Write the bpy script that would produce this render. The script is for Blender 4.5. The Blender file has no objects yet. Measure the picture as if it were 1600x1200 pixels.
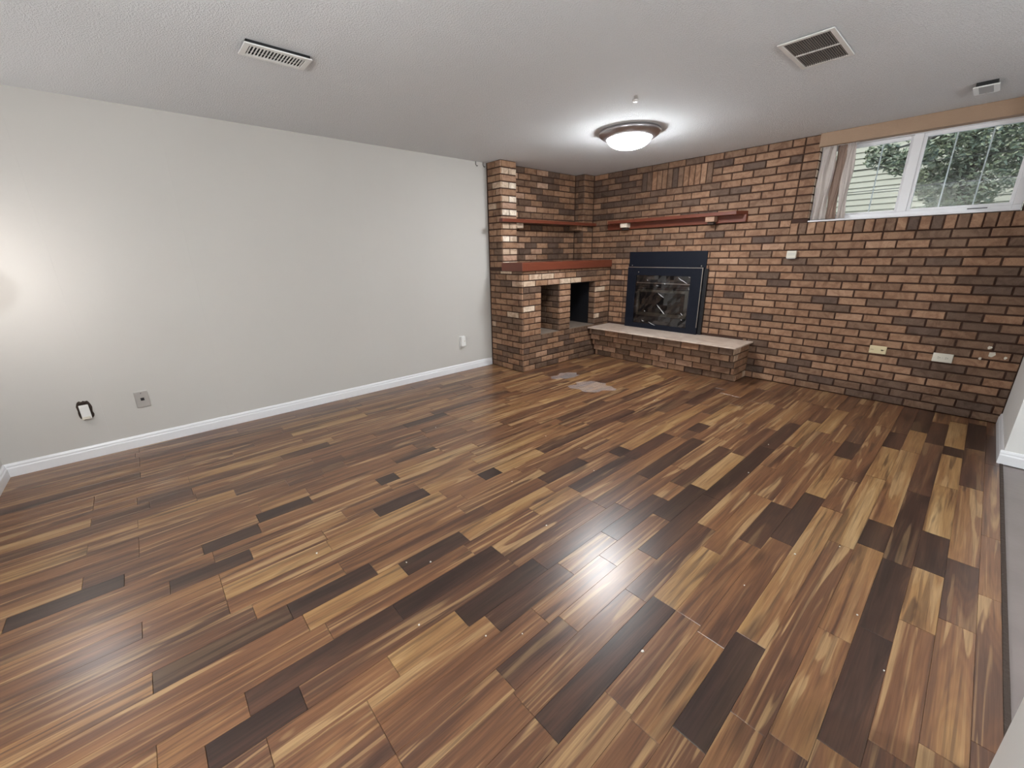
import bpy, math, random
from mathutils import Vector, Matrix
random.seed(7)
C = bpy.context.scene.collection
SC = bpy.context.scene

# ---------------------------------------------------------------- camera
CAM = Vector((3.7985, -4.6041, 1.2746))
RT = Vector((0.66700028, 0.74487992, -0.01626447))
UP = Vector((-0.21422364, 0.21264245, 0.95335797))
FW = Vector((-0.71359573, 0.6324058, -0.30140346))
FPX = 641.84
cd = bpy.data.cameras.new('camera'); cam = bpy.data.objects.new('camera', cd); C.objects.link(cam)
cd.sensor_width = 36; cd.lens = FPX / 1600 * 36; cd.clip_start = 0.02; cd.clip_end = 200
M = Matrix((RT, UP, -FW)).transposed().to_4x4(); M.translation = CAM
cam.matrix_world = M
SC.camera = cam

# ---------------------------------------------------------------- view, world, sun
SC.view_settings.view_transform = 'Standard'; SC.view_settings.look = 'None'
SC.view_settings.gamma = 1; SC.view_settings.use_curve_mapping = False
SC.view_settings.exposure = 0.82
w = bpy.data.worlds.new('sky'); SC.world = w; w.use_nodes = True
wn = w.node_tree.nodes; wl = w.node_tree.links
bg = wn['Background']
sky = wn.new('ShaderNodeTexSky'); sky.sky_type = 'NISHITA'; sky.sun_disc = False
sky.sun_elevation = math.radians(42); sky.sun_rotation = math.radians(215)
wl.new(sky.outputs[0], bg.inputs[0]); bg.inputs[1].default_value = 0.36
sd = bpy.data.lights.new('sun', 'SUN'); sd.energy = 3.0; sd.angle = 0.01; sd.color = (1, .93, .8)
so = bpy.data.objects.new('sun', sd); C.objects.link(so)
so.rotation_euler = Vector((0.55, 0.9, -0.95)).to_track_quat('-Z', 'Y').to_euler(); so.location = (0, -6, 12)

LAMP_STRENGTH = 78.0
LAMP2_STRENGTH = 9.0
FILL_STRENGTH = 82.0

H = 2.2
W = 4.10
CP = H / 33          # brick course
BL = 0.1955          # brick length pitch
JT = 0.0115

# ---------------------------------------------------------------- materials
def newmat(name):
    m = bpy.data.materials.new(name); m.use_nodes = True
    nt = m.node_tree; b = nt.nodes['Principled BSDF']
    return m, nt, b
def N(nt, t, **k):
    n = nt.nodes.new(t)
    for a, v in k.items(): setattr(n, a, v)
    return n
def L(nt, a, b): nt.links.new(a, b)
def ramp(nt, stops, interp='LINEAR'):
    r = N(nt, 'ShaderNodeValToRGB'); cr = r.color_ramp; cr.interpolation = interp
    while len(cr.elements) < len(stops): cr.elements.new(0.5)
    for e, (p, c) in zip(cr.elements, stops):
        e.position = p; e.color = (*c, 1) if len(c) == 3 else c
    return r
def math_(nt, op, a, b=None, c=None):
    n = N(nt, 'ShaderNodeMath', operation=op)
    for i, v in enumerate((a, b, c)):
        if v is None: continue
        if isinstance(v, (int, float)): n.inputs[i].default_value = v
        else: L(nt, v, n.inputs[i])
    return n.outputs[0]
def mix(nt, f, a, b, bt='MIX'):
    n = N(nt, 'ShaderNodeMix', data_type='RGBA', blend_type=bt)
    for i, v in ((0, f), (6, a), (7, b)):
        if isinstance(v, (int, float)): n.inputs[i].default_value = v
        elif isinstance(v, tuple): n.inputs[i].default_value = (*v, 1)
        else: L(nt, v, n.inputs[i])
    return n.outputs[2]
def noise(nt, vec, scale, detail=2, rough=.5, dist=0.0):
    n = N(nt, 'ShaderNodeTexNoise'); n.inputs['Scale'].default_value = scale
    n.inputs['Detail'].default_value = detail; n.inputs['Roughness'].default_value = rough
    n.inputs['Distortion'].default_value = dist
    if vec is not None: L(nt, vec, n.inputs['Vector'])
    return n.outputs[0]
def bump(nt, b, h, strength, dist=.01):
    n = N(nt, 'ShaderNodeBump'); n.inputs['Strength'].default_value = strength; n.inputs['Distance'].default_value = dist
    L(nt, h, n.inputs['Height']); L(nt, n.outputs[0], b.inputs['Normal'])
def flat(name, col, rough=.5, metal=0.0, bumpscale=None, bs=.1, spec=None, var=0.0):
    m, nt, b = newmat(name)
    b.inputs['Base Color'].default_value = (*col, 1); b.inputs['Roughness'].default_value = rough
    b.inputs['Metallic'].default_value = metal
    if spec is not None: b.inputs['Specular IOR Level'].default_value = spec
    tc = N(nt, 'ShaderNodeTexCoord')
    if bumpscale: bump(nt, b, noise(nt, tc.outputs['Object'], bumpscale, 3), bs)
    if var:
        v = noise(nt, tc.outputs['Object'], 6, 4)
        L(nt, mix(nt, v, tuple(c * (1 - var) for c in col), tuple(min(1, c * (1 + var)) for c in col)), b.inputs['Base Color'])
    return m

def brick_material(name, src):
    m, nt, b = newmat(name)
    at = N(nt, 'ShaderNodeAttribute', attribute_type=src, attribute_name='tone')
    r = ramp(nt, [(0.00, (.092, .060, .044)), (.12, (.112, .072, .052)), (.25, (.150, .094, .062)), (.40, (.220, .130, .080)),
                  (.55, (.285, .162, .096)), (.70, (.345, .208, .128)), (.82, (.420, .270, .190)), (.93, (.58, .45, .33)), (1.0, (.80, .70, .58))])
    L(nt, at.outputs['Fac'], r.inputs[0])
    g = N(nt, 'ShaderNodeNewGeometry')
    n1 = noise(nt, g.outputs['Position'], 11, 5, .65, 1.2)
    n2 = noise(nt, g.outputs['Position'], 150, 3, .6)
    f1 = ramp(nt, [(.42, (1.08, 1.08, 1.08)), (.62, (.60, .52, .47))]); L(nt, n1, f1.inputs[0])
    c = mix(nt, .75, r.outputs[0], f1.outputs[0], 'MULTIPLY')
    f2 = ramp(nt, [(.25, (.82, .82, .82)), (.75, (1.12, 1.12, 1.12))]); L(nt, n2, f2.inputs[0])
    c = mix(nt, 1.0, c, f2.outputs[0], 'MULTIPLY')
    L(nt, c, b.inputs['Base Color']); b.inputs['Roughness'].default_value = .62
    b.inputs['Specular IOR Level'].default_value = .3
    bump(nt, b, n2, .35, .004)
    return m
MB_obj = brick_material('brick_face', 'OBJECT'); MB_geo = brick_material('brick_face_joined', 'GEOMETRY')
M_mortar = flat('dark_mortar', (.050, .022, .013), .9, bumpscale=80, bs=.4)

def plank_material(name, src):
    m, nt, b = newmat(name)
    tone = N(nt, 'ShaderNodeAttribute', attribute_type=src, attribute_name='tone').outputs['Fac']
    seed = N(nt, 'ShaderNodeAttribute', attribute_type=src, attribute_name='seed').outputs['Fac']
    g = N(nt, 'ShaderNodeNewGeometry'); sp = N(nt, 'ShaderNodeSeparateXYZ'); L(nt, g.outputs['Position'], sp.inputs[0])
    def vec(sx, sy, k):
        cb = N(nt, 'ShaderNodeCombineXYZ')
        L(nt, math_(nt, 'MULTIPLY_ADD', sp.outputs[0], sx, math_(nt, 'MULTIPLY', seed, 37.1 * k)), cb.inputs[0])
        L(nt, math_(nt, 'MULTIPLY', sp.outputs[1], sy), cb.inputs[1]); L(nt, math_(nt, 'MULTIPLY', seed, 91.7), cb.inputs[2])
        return cb.outputs[0]
    base = ramp(nt, [(0.0, (.032, .018, .014)), (.14, (.048, .026, .019)), (.28, (.088, .043, .027)), (.42, (.140, .064, .033)),
                     (.56, (.188, .088, .042)), (.70, (.240, .122, .052)), (.85, (.310, .180, .075)), (1.0, (.42, .28, .14))])
    # long flowing figure with growth lines
    warp = noise(nt, vec(9, .8, 1), 1.0, 2, .5, .8)
    big = noise(nt, vec(15, .9, 2), 1.0, 2, .5, 1.6)
    line = math_(nt, 'SINE', math_(nt, 'MULTIPLY', warp, 95.0))
    t2 = math_(nt, 'ADD', tone, math_(nt, 'MULTIPLY', math_(nt, 'SUBTRACT', warp, .5), .9))
    t2 = math_(nt, 'ADD', t2, math_(nt, 'MULTIPLY', line, .030))
    L(nt, t2, base.inputs[0])
    col = base.outputs[0]
    # sapwood streaks, strong on the lighter strips only
    sap = ramp(nt, [(.58, (0, 0, 0)), (.625, (1, 1, 1))]); L(nt, big, sap.inputs[0])
    sapk = ramp(nt, [(.16, (.04, .04, .04)), (.42, (.80, .80, .80))]); L(nt, tone, sapk.inputs[0])
    sapf = math_(nt, 'MULTIPLY', sap.outputs[0], sapk.outputs[0])
    col = mix(nt, sapf, col, (.37, .235, .115))
    thin = noise(nt, vec(38, .8, 4), 1.0, 2, .5, 1.2)
    th = ramp(nt, [(.57, (0, 0, 0)), (.66, (1, 1, 1))]); L(nt, thin, th.inputs[0])
    col = mix(nt, math_(nt, 'MULTIPLY', math_(nt, 'MULTIPLY', th.outputs[0], sapk.outputs[0]), .62), col, (.36, .225, .108))
    td = ramp(nt, [(.36, (1, 1, 1)), (.44, (0, 0, 0))]); L(nt, thin, td.inputs[0])
    col = mix(nt, math_(nt, 'MULTIPLY', td.outputs[0], .5), col, (.075, .036, .024))
    # dark heartwood streaks
    dk = ramp(nt, [(.33, (1, 1, 1)), (.40, (0, 0, 0))]); L(nt, big, dk.inputs[0])
    col = mix(nt, math_(nt, 'MULTIPLY', dk.outputs[0], .66), col, (.050, .026, .019))
    # knots
    vo = N(nt, 'ShaderNodeTexVoronoi'); vo.inputs['Scale'].default_value = 1.0; L(nt, vec(7, 2.0, 3), vo.inputs['Vector'])
    wv = noise(nt, vec(14, 5, 1.3), 1.0, 1)
    kd = math_(nt, 'ADD', vo.outputs['Distance'], math_(nt, 'MULTIPLY', math_(nt, 'SUBTRACT', wv, .5), .35))
    kn = ramp(nt, [(.03, (1, 1, 1)), (.17, (0, 0, 0))]); L(nt, kd, kn.inputs[0])
    col = mix(nt, math_(nt, 'MULTIPLY', kn.outputs[0], .7), col, (.045, .022, .015))
    # fine grain
    gr = noise(nt, vec(170, 5, 1), 1.0, 3, .6, .6)
    gc = ramp(nt, [(.28, (.66, .62, .60)), (.62, (1.12, 1.12, 1.12))]); L(nt, gr, gc.inputs[0])
    col = mix(nt, .8, col, gc.outputs[0], 'MULTIPLY')
    L(nt, col, b.inputs['Base Color'])
    b.inputs['Roughness'].default_value = .29
    b.inputs['Specular IOR Level'].default_value = .62
    return m
MP_obj = plank_material('walnut_laminate', 'OBJECT'); MP_geo = plank_material('walnut_laminate_joined', 'GEOMETRY')

def paint_wall(name, col):
    m, nt, b = newmat(name)
    tc = N(nt, 'ShaderNodeTexCoord')
    v = noise(nt, tc.outputs['Object'], 1.6, 4)
    L(nt, mix(nt, v, tuple(c * .97 for c in col), tuple(c * 1.03 for c in col)), b.inputs['Base Color'])
    b.inputs['Roughness'].default_value = .65; b.inputs['Specular IOR Level'].default_value = .3
    bump(nt, b, noise(nt, tc.outputs['Object'], 140, 2), .06, .003)
    return m
M_wall = paint_wall('warm_grey_wall_paint', (.545, .53, .50))
M_wall2 = paint_wall('white_wall_paint', (.72, .72, .70))
def popcorn():
    m, nt, b = newmat('popcorn_ceiling')
    tc = N(nt, 'ShaderNodeTexCoord')
    b.inputs['Base Color'].default_value = (.83, .85, .87, 1); b.inputs['Roughness'].default_value = .9
    b.inputs['Specular IOR Level'].default_value = .1
    a = noise(nt, tc.outputs['Object'], 120, 3, .7)
    r = ramp(nt, [(.42, (0, 0, 0)), (.62, (1, 1, 1))]); L(nt, a, r.inputs[0])
    bump(nt, b, r.outputs[0], .75, .0045)
    return m
M_ceil = popcorn()
M_trim = flat('white_gloss_trim', (.78, .79, .81), .3)
M_white = flat('white_plastic', (.78, .78, .76), .35)
M_vinyl = flat('window_vinyl', (.80, .80, .82), .35)
M_cream = flat('cream_plastic', (.62, .53, .33), .4)
M_ivory = flat('ivory_plastic', (.66, .63, .54), .4)
M_steel = flat('brushed_steel', (.52, .51, .49), .38, .7)
M_nickel = flat('brushed_nickel', (.50, .48, .50), .28, .9)
M_black = flat('black_slot', (.006, .006, .007), .6)
M_navy = flat('satin_black_metal', (.006, .008, .015), .5, spec=.22)
M_blk2 = flat('black_metal', (.006, .006, .008), .5)
M_fgrey = flat('dark_grey_metal', (.035, .035, .038), .38, .3)
M_fframe = flat('bronze_grey_frame', (.11, .105, .09), .35, .5)
M_silver = flat('silver_edge', (.45, .42, .38), .3, .9)
M_fbback = flat('firebox_lining', (.50, .52, .54), .6, var=.3)  # pale to stand in for the room's reflection in the glass
M_log = flat('ceramic_log', (.34, .31, .27), .85, bumpscale=25, bs=.7, var=.4)
M_board = flat('valance_fabric', (.36, .245, .165), .75, bumpscale=220, bs=.25, var=.08)
M_hall = flat('grey_vinyl_floor', (.20, .165, .155), .3, bumpscale=30, bs=.05, var=.2)
M_dark = flat('torn_dark_edge', (.045, .03, .022), .9, bumpscale=60, bs=.6)
M_fleck = flat('white_fleck', (.75, .73, .68), .6)
M_sub = flat('underlay', (.03, .02, .015), .9)
M_ground = flat('outdoor_bounce_ground', (.42, .41, .38), .95, bumpscale=8, bs=.6, var=.5)  # unseen ground, made pale to bounce sunlight up onto the ceiling
M_side = flat('pale_lap_siding', (.17, .165, .125), .6, bumpscale=40, bs=.1, var=.06)
M_bark = flat('tree_bark', (.06, .05, .04), .9, bumpscale=20, bs=.8, var=.3)
def leafmat(name, a, b_):
    m, nt, b = newmat(name)
    g = N(nt, 'ShaderNodeNewGeometry')
    L(nt, mix(nt, noise(nt, g.outputs['Position'], 5, 3), a, b_), b.inputs['Base Color']); b.inputs['Roughness'].default_value = .5
    return m
M_leaf = leafmat('leaf_green', (.030, .042, .030), (.15, .17, .09))
def shelfmat():
    m, nt, b = newmat('red_stained_wood')
    tc = N(nt, 'ShaderNodeTexCoord'); mp = N(nt, 'ShaderNodeMapping'); mp.inputs['Scale'].default_value = (4, 4, 60)
    L(nt, tc.outputs['Object'], mp.inputs[0])
    L(nt, mix(nt, noise(nt, mp.outputs[0], 1.5, 4, .6, .6), (.095, .024, .013), (.19, .050, .025)), b.inputs['Base Color'])
    b.inputs['Roughness'].default_value = .34
    return m
M_shelf = shelfmat()
def stonemat():
    m, nt, b = newmat('pink_travertine')
    g = N(nt, 'ShaderNodeNewGeometry')
    v = noise(nt, g.outputs['Position'], 6, 5, .6, 1.2)
    r = ramp(nt, [(.3, (.42, .32, .26)), (.5, (.56, .45, .37)), (.72, (.66, .56, .48))]); L(nt, v, r.inputs[0])
    L(nt, r.outputs[0], b.inputs['Base Color']); b.inputs['Roughness'].default_value = .29
    return m
M_stone = stonemat()
M_ledge = flat('brown_mortar_ledge', (.17, .13, .10), .85, bumpscale=30, bs=.4, var=.25)
def glassmat(name, tint, rough, gl):
    m, nt, b = newmat(name)
    nt.nodes.remove(b)
    out = [n for n in nt.nodes if n.type == 'OUTPUT_MATERIAL'][0]
    t = N(nt, 'ShaderNodeBsdfTransparent'); t.inputs[0].default_value = (*tint, 1)
    g = N(nt, 'ShaderNodeBsdfGlossy'); g.inputs['Roughness'].default_value = rough
    fr = N(nt, 'ShaderNodeFresnel'); fr.inputs[0].default_value = 1.5
    mx = N(nt, 'ShaderNodeMixShader')
    L(nt, math_(nt, 'MULTIPLY', fr.outputs[0], gl), mx.inputs[0]); L(nt, t.outputs[0], mx.inputs[1]); L(nt, g.outputs[0], mx.inputs[2])
    L(nt, mx.outputs[0], out.inputs[0])
    return m
M_glass = glassmat('window_glass', (.93, .96, .96), .0, 1.0)
M_film = glassmat('clear_plastic_film', (.98, .98, .99), .05, 2.6)
M_film2 = flat('crumpled_clear_film', (.86, .84, .86), .12); M_film2.node_tree.nodes['Principled BSDF'].inputs['Alpha'].default_value = .17
def fabricmat(name, col, tr):
    m, nt, b = newmat(name)
    out = [n for n in nt.nodes if n.type == 'OUTPUT_MATERIAL'][0]
    b.inputs['Base Color'].default_value = (*col, 1); b.inputs['Roughness'].default_value = .8
    t = N(nt, 'ShaderNodeBsdfTranslucent'); t.inputs[0].default_value = (*col, 1)
    mx = N(nt, 'ShaderNodeMixShader'); mx.inputs[0].default_value = tr
    L(nt, b.outputs[0], mx.inputs[1]); L(nt, t.outputs[0], mx.inputs[2]); L(nt, mx.outputs[0], out.inputs[0])
    return m
M_curt = fabricmat('ivory_curtain_cloth', (.74, .68, .64), .35)
M_curt2 = fabricmat('taupe_curtain_cloth', (.34, .24, .19), .25)
def emis(name, col, s):
    m, nt, b = newmat(name)
    b.inputs['Base Color'].default_value = (.9, .9, .9, 1)
    b.inputs['Emission Color'].default_value = (*col, 1); b.inputs['Emission Strength'].default_value = s
    return m
M_lamp = emis('lit_frosted_glass', (.95, .98, 1), LAMP_STRENGTH)
M_lamp2 = emis('lit_frosted_glass_warm', (1, .95, .93), LAMP2_STRENGTH)
M_lamp3 = emis('lit_frosted_glass_soft', (.95, .98, 1), FILL_STRENGTH)

# ---------------------------------------------------------------- mesh helpers
class G:
    """collects geometry, then links it as one object"""
    def __init__(s): s.v = []; s.f = []; s.t = []
    def add(s, v, f, tone=None):
        o = len(s.v); s.v += [tuple(p) for p in v]; s.f += [tuple(i + o for i in q) for q in f]
        if tone is not None: s.t += [tone] * len(f)
    def box(s, x0, x1, y0, y1, z0, z1):
        v = [(x0, y0, z0), (x1, y0, z0), (x1, y1, z0), (x0, y1, z0), (x0, y0, z1), (x1, y0, z1), (x1, y1, z1), (x0, y1, z1)]
        s.add(v, [(0, 3, 2, 1), (4, 5, 6, 7), (0, 1, 5, 4), (1, 2, 6, 5), (2, 3, 7, 6), (3, 0, 4, 7)]); return s
    def prism(s, poly, z0, z1, fn=None):
        """poly = list of 2-d points; fn maps (a, b, c) to xyz, c along the extrusion"""
        fn = fn or (lambda a, b, c: (a, b, c))
        n = len(poly)
        v = [fn(a, b, z0) for a, b in poly] + [fn(a, b, z1) for a, b in poly]
        f = [tuple(range(n))[::-1], tuple(range(n, 2 * n))] + [(i, (i + 1) % n, n + (i + 1) % n, n + i) for i in range(n)]
        s.add(v, f); return s
    def lathe(s, prof, c, seg=48):
        o = []; n = len(prof)
        v = [(c[0] + r * math.cos(2 * math.pi * i / seg), c[1] + r * math.sin(2 * math.pi * i / seg), c[2] + z) for i in range(seg) for r, z in prof]
        f = [(i * n + j, ((i + 1) % seg) * n + j, ((i + 1) % seg) * n + j + 1, i * n + j + 1) for i in range(seg) for j in range(n - 1)]
        s.add(v, f); return s
    def tube(s, a, b, r, seg=10, r2=None, wob=0):
        a = Vector(a); b = Vector(b); d = (b - a).normalized(); r2 = r if r2 is None else r2
        u = d.orthogonal().normalized(); w_ = d.cross(u); nring = 6 if wob else 2; v = []
        for k in range(nring):
            t = k / (nring - 1); p = a.lerp(b, t); rr = r + (r2 - r) * t
            for i in range(seg):
                q = rr * (1 + (random.uniform(-wob, wob) if wob else 0))
                v.append(p + (u * math.cos(2 * math.pi * i / seg) + w_ * math.sin(2 * math.pi * i / seg)) * q)
        f = [(k * seg + i, k * seg + (i + 1) % seg, (k + 1) * seg + (i + 1) % seg, (k + 1) * seg + i) for k in range(nring - 1) for i in range(seg)]
        f += [tuple(range(seg))[::-1], tuple(range((nring - 1) * seg, nring * seg))]
        s.add(v, f); return s
    def mesh(s, name, mat, smooth=False):
        m = bpy.data.meshes.new(name); m.from_pydata(s.v, [], s.f); m.materials.append(mat)
        import bmesh
        bm = bmesh.new(); bm.from_mesh(m); bmesh.ops.recalc_face_normals(bm, faces=bm.faces); bm.to_mesh(m); bm.free()
        if smooth:
            for p in m.polygons: p.use_smooth = True
        return m
    def obj(s, name, mat, parent=None, bevel=0, smooth=False):
        o = bpy.data.objects.new(name, s.mesh(name, mat, smooth)); C.objects.link(o)
        if parent: o.parent = parent
        if bevel:
            b = o.modifiers.new('bevel', 'BEVEL'); b.width = bevel; b.segments = 2; b.limit_method = 'ANGLE'; b.angle_limit = .6
        return o
def tag(o, label, cat, group=None, kind=None):
    o['label'] = label; o['category'] = cat
    if group: o['group'] = group
    if kind: o['kind'] = kind
    return o
def thing(name, label, cat, loc, group=None):
    o = bpy.data.objects.new(name, None); C.objects.link(o); o.location = loc; o.empty_display_size = .05
    tag(o, label, cat, group); return o
def part(g, name, mat, parent, **k):
    """geometry given in world space, parented to an Empty that only has a location"""
    lo = parent.matrix_basis.translation if parent.parent is None else Vector((0, 0, 0))
    if parent.parent is None:
        g.v = [(x - lo.x, y - lo.y, z - lo.z) for x, y, z in g.v]
    else:
        lo = parent.parent.matrix_basis.translation
        g.v = [(x - lo.x, y - lo.y, z - lo.z) for x, y, z in g.v]
    return g.obj(name, mat, parent, **k)
def struct(o, label):
    o['kind'] = 'structure'; o['label'] = label; o['category'] = o.name.split('_')[0]; return o
def project(p):
    q = Vector(p) - CAM; z = q.dot(FW)
    if z < .05: return None
    return (800 + FPX * q.dot(RT) / z, 600 - FPX * q.dot(UP) / z, z)
def infrm(p, m=30):
    q = project(p); return q is not None and -m < q[0] < 1600 + m and -m < q[1] < 1200 + m

# ---------------------------------------------------------------- brick laying
def brick_geo(wd, ht, dp=.014, ch=.003):
    """chamfered brick; local x along the wall, z up, the face looks along -y, front at y=0"""
    a, b = wd / 2, ht / 2
    v = [(-a, dp, -b), (a, dp, -b), (a, dp, b), (-a, dp, b), (-a, ch, -b), (a, ch, -b), (a, ch, b), (-a, ch, b),
         (-a + ch, 0, -b + ch), (a - ch, 0, -b + ch), (a - ch, 0, b - ch), (-a + ch, 0, b - ch)]
    f = [(3, 2, 1, 0), (0, 1, 5, 4), (1, 2, 6, 5), (2, 3, 7, 6), (3, 0, 4, 7), (4, 5, 9, 8), (5, 6, 10, 9), (6, 7, 11, 10), (7, 4, 8, 11), (8, 9, 10, 11)]
    return v, f
_bm = {}
def brick_mesh(wd, ht):
    k = (round(wd, 3), round(ht, 3))
    if k not in _bm:
        v, f = brick_geo(*k); g = G(); g.add(v, f); _bm[k] = g.mesh('brick', MB_obj)
    return _bm[k]
def lay(parent, bricks, name='brick'):
    """bricks: (centre on the face plane, normal 'y' (-y) / 'x' (+x) / 'z' (+z), width, height, tone)"""
    base = parent.matrix_basis.translation
    lst = []
    for c, nrm, wd, ht, tone in bricks:
        p = project(c)
        vis = infrm(c)
        s = (wd * ht / (p[2] ** 2)) if (p and vis) else 0
        lst.append((s, c, nrm, wd, ht, tone))
    lst.sort(key=lambda t: -t[0])
    j = G()
    ROT = {'y': 0.0, 'x': math.pi / 2}
    for i, (s, c, nrm, wd, ht, tone) in enumerate(lst):
        if i < 300 and s > 0:
            o = bpy.data.objects.new(name, brick_mesh(wd, ht)); C.objects.link(o); o.parent = parent
            o.location = Vector(c) - base
            if nrm == 'z': o.rotation_euler = (-math.pi / 2, 0, 0)
            else: o.rotation_euler = (random.uniform(-.006, .006), 0, ROT[nrm] + random.uniform(-.008, .008))
            o['tone'] = float(tone)
        else:
            v, f = brick_geo(wd, ht); R = Matrix.Rotation(ROT.get(nrm, 0), 3, 'Z')
            j.add([Vector(c) - base + R @ Vector(q) for q in v], f, tone)
    if j.v:
        o = j.obj('brick_courses', MB_geo, parent); o['kind'] = 'stuff'
        a = o.data.attributes.new('tone', 'FLOAT', 'FACE')
        for k, t in enumerate(j.t): a.data[k].value = t
TONES = [.05, .14, .22, .33, .45, .52, .58, .64, .70, .78, .88]
def tone_for(x, z, mode='back'):
    if mode == 'back':
        warm = min(1, max(0, (x - 1.2) / 1.5))
        grey = max(0, 1 - math.hypot((x - .7) / 1.1, (z - 2.0) / .9))  # greyer bricks and weaker light at upper left, both put into tone
        t = random.choices([.08, .18, .30, .42, .52, .60, .70], [.45 - .3 * warm, .9 - .4 * warm, 1.3 - .3 * warm, 2.2, 3 + warm, 3 + warm, 1.2 - warm * .6])[0]
        t -= grey * .26
        # darker patch towards the lower right corner
        if x > 3.55 and random.random() < .5: t = random.choice([.16, .22, .28, .34])
        if x > 2.7 and z < .15: t = min(t, random.choice([.15, .25, .32, .4]))
    elif mode == 'pier':
        t = random.choices([.20, .30, .42, .52, .62, .72, .9], [.6, 1.2, 1.6, 2, 2, 1.5, .5])[0]
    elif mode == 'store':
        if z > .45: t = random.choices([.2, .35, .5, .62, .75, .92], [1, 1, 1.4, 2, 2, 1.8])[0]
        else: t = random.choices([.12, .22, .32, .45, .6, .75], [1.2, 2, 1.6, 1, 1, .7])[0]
    elif mode == 'niche':
        t = random.choices([.14, .24, .35, .5, .62, .75, .80], [1.2, 1.4, 1.4, 1.6, 1.6, 1.2, 1.2])[0]
    return max(0, min(1, t + random.uniform(-.04, .04)))
def cuts(a, b, phase, pitch=BL):
    """split [a, b] at phase + n*pitch"""
    n = math.ceil((a - phase) / pitch - 1e-6); xs = [a]
    x = phase + n * pitch
    while x < b - .018:
        if x > a + .018: xs.append(x)
        x += pitch
    xs.append(b); return list(zip(xs[:-1], xs[1:]))
def sub(segs, lo, hi):
    o = []
    for a, b in segs:
        if b <= lo or a >= hi: o.append((a, b)); continue
        if a < lo - .02: o.append((a, lo))
        if b > hi + .02: o.append((hi, b))
    return o

# ---------------------------------------------------------------- room shell
# floor slab and planks
fl = struct(G().box(-.3, W, -5.6, .2, -.12, -.012).obj('floor', M_sub), 'wood-look laminate floor of dark and light walnut strips')
P = .0932
TV = {'D': .11, 'P': .24, 'M': .48, 'R': .50, 'O': .76, 'L': .82, 'C': .62, 'S': .66}
FEAT = [(-1,-3.18,-2.44,'R'),(-1,-1.93,-.94,'R'),(0,-3.29,-2.70,'S'),(0,-2.70,-2.25,'P'),(0,-2.25,-1.40,'S'),(0,-1.36,-.72,'P'),(0,-.62,-.12,'D'),
 (1,-3.38,-2.81,'R'),(1,-2.79,-2.42,'O'),(1,-2.40,-2.08,'D'),(1,-2.08,-1.48,'L'),(1,-1.46,-.95,'O'),(1,-.95,-.78,'D'),(1,-.75,-.18,'L'),
 (2,-3.48,-2.95,'D'),(2,-2.82,-2.45,'D'),(2,-2.38,-1.68,'P'),(2,-1.64,-.8,'P'),(2,-.75,-.28,'P'),
 (3,-3.06,-2.41,'C'),(3,-2.39,-2.15,'D'),(3,-2.15,-1.06,'C'),(3,-1.01,-.6,'O'),(4,-1.08,-.74,'D'),
 (5,-3.74,-3.29,'D'),(6,-2.65,-2.1,'D'),(6,-1.47,-1.16,'D'),(7,-3.8,-3.36,'M'),(7,-2.77,-2.33,'P'),(8,-4.01,-3.36,'D'),
 (10,-4.0,-3.7,'P'),(10,-3.17,-2.52,'D'),(10,-2.4,-1.66,'D'),(11,-2.88,-2.47,'D'),(11,-2.45,-1.9,'L'),(12,-3.9,-3.5,'P'),(12,-3.19,-2.72,'D'),
 (12,-2.53,-1.86,'P'),(13,-4.24,-3.97,'L'),(13,-3.93,-3.56,'D'),(14,-4.73,-4.49,'D'),(14,-2.59,-1.86,'D'),(15,-4.62,-4.13,'D'),(15,-3.98,-3.64,'D'),
 (15,-1.75,-1.56,'D'),(15,-1.55,-.96,'L'),(16,-3.0,-2.44,'P'),(16,-2.28,-1.93,'D'),(17,-4.4,-4.01,'O'),(17,-3.97,-3.69,'D'),(17,-3.67,-3.1,'L'),
 (17,-2.48,-2.35,'D'),(17,-2.34,-1.74,'L'),(18,-4.43,-4.1,'D'),(18,-3.06,-2.69,'D'),(19,-4.53,-4.2,'C'),(19,-2.32,-1.56,'C'),(21,-4.6,-4.19,'L'),
 (21,-3.3,-3.17,'D'),(21,-3.17,-2.8,'L'),(22,-3.92,-3.62,'D'),(22,-3.6,-3.3,'O'),(23,-4.76,-4.47,'D'),(25,-5.23,-4.9,'D'),(25,-4.63,-4.4,'D'),
 (25,-3.78,-3.66,'D'),(25,-3.66,-3.06,'L'),(26,-4.39,-4.13,'D'),(27,-4.36,-4.12,'L'),(27,-3.59,-3.29,'P'),(29,-3.98,-3.84,'P'),(32,-4.8,-4.61,'P'),
 (32,-3.26,-2.88,'P'),(33,-4.12,-3.81,'P'),(37,-3.96,-3.38,'L')]
planks = []
NC = int((4.04 - .0) / P) + 1
for k in range(-1, NC + 1):
    x1 = W if k < 0 else 4.04 - k * P; x0 = 4.04 if k < 0 else max(x1 - P, -.0)
    if x1 <= 0.01: continue
    fs = sorted([f for f in FEAT if f[0] == k], key=lambda f: f[1])
    y = -5.45; segs = []
    def fill(a, b):
        while b - a > .02:
            ln = random.choice([.42, .6, .62, .85, 1.1])
            if b - (a + ln) < .16: ln = b - a
            if k > 20: t = random.choices([.24, .36, .46, .52, .58, .74], [.7, 1.4, 2, 2.4, 2, .8])[0]
            else: t = random.choices([.20, .34, .44, .50, .56, .72], [.7, 1.4, 2.2, 2.4, 2, .7])[0]
            segs.append((a, a + ln, t)); a += ln
    for f in fs:
        a = max(f[1], y)
        if a > y + .16: fill(y, a)
        else: a = y
        segs.append((a, f[2], TV[f[3]])); y = f[2]
    fill(y, -.0)
    for a, b, t in segs: planks.append((x0, x1, a, b, t, random.random()))
def occluded(x, y): return (x < .53 and y > -1.52) or (.5 < x < 2.25 and y > -.25)
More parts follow.
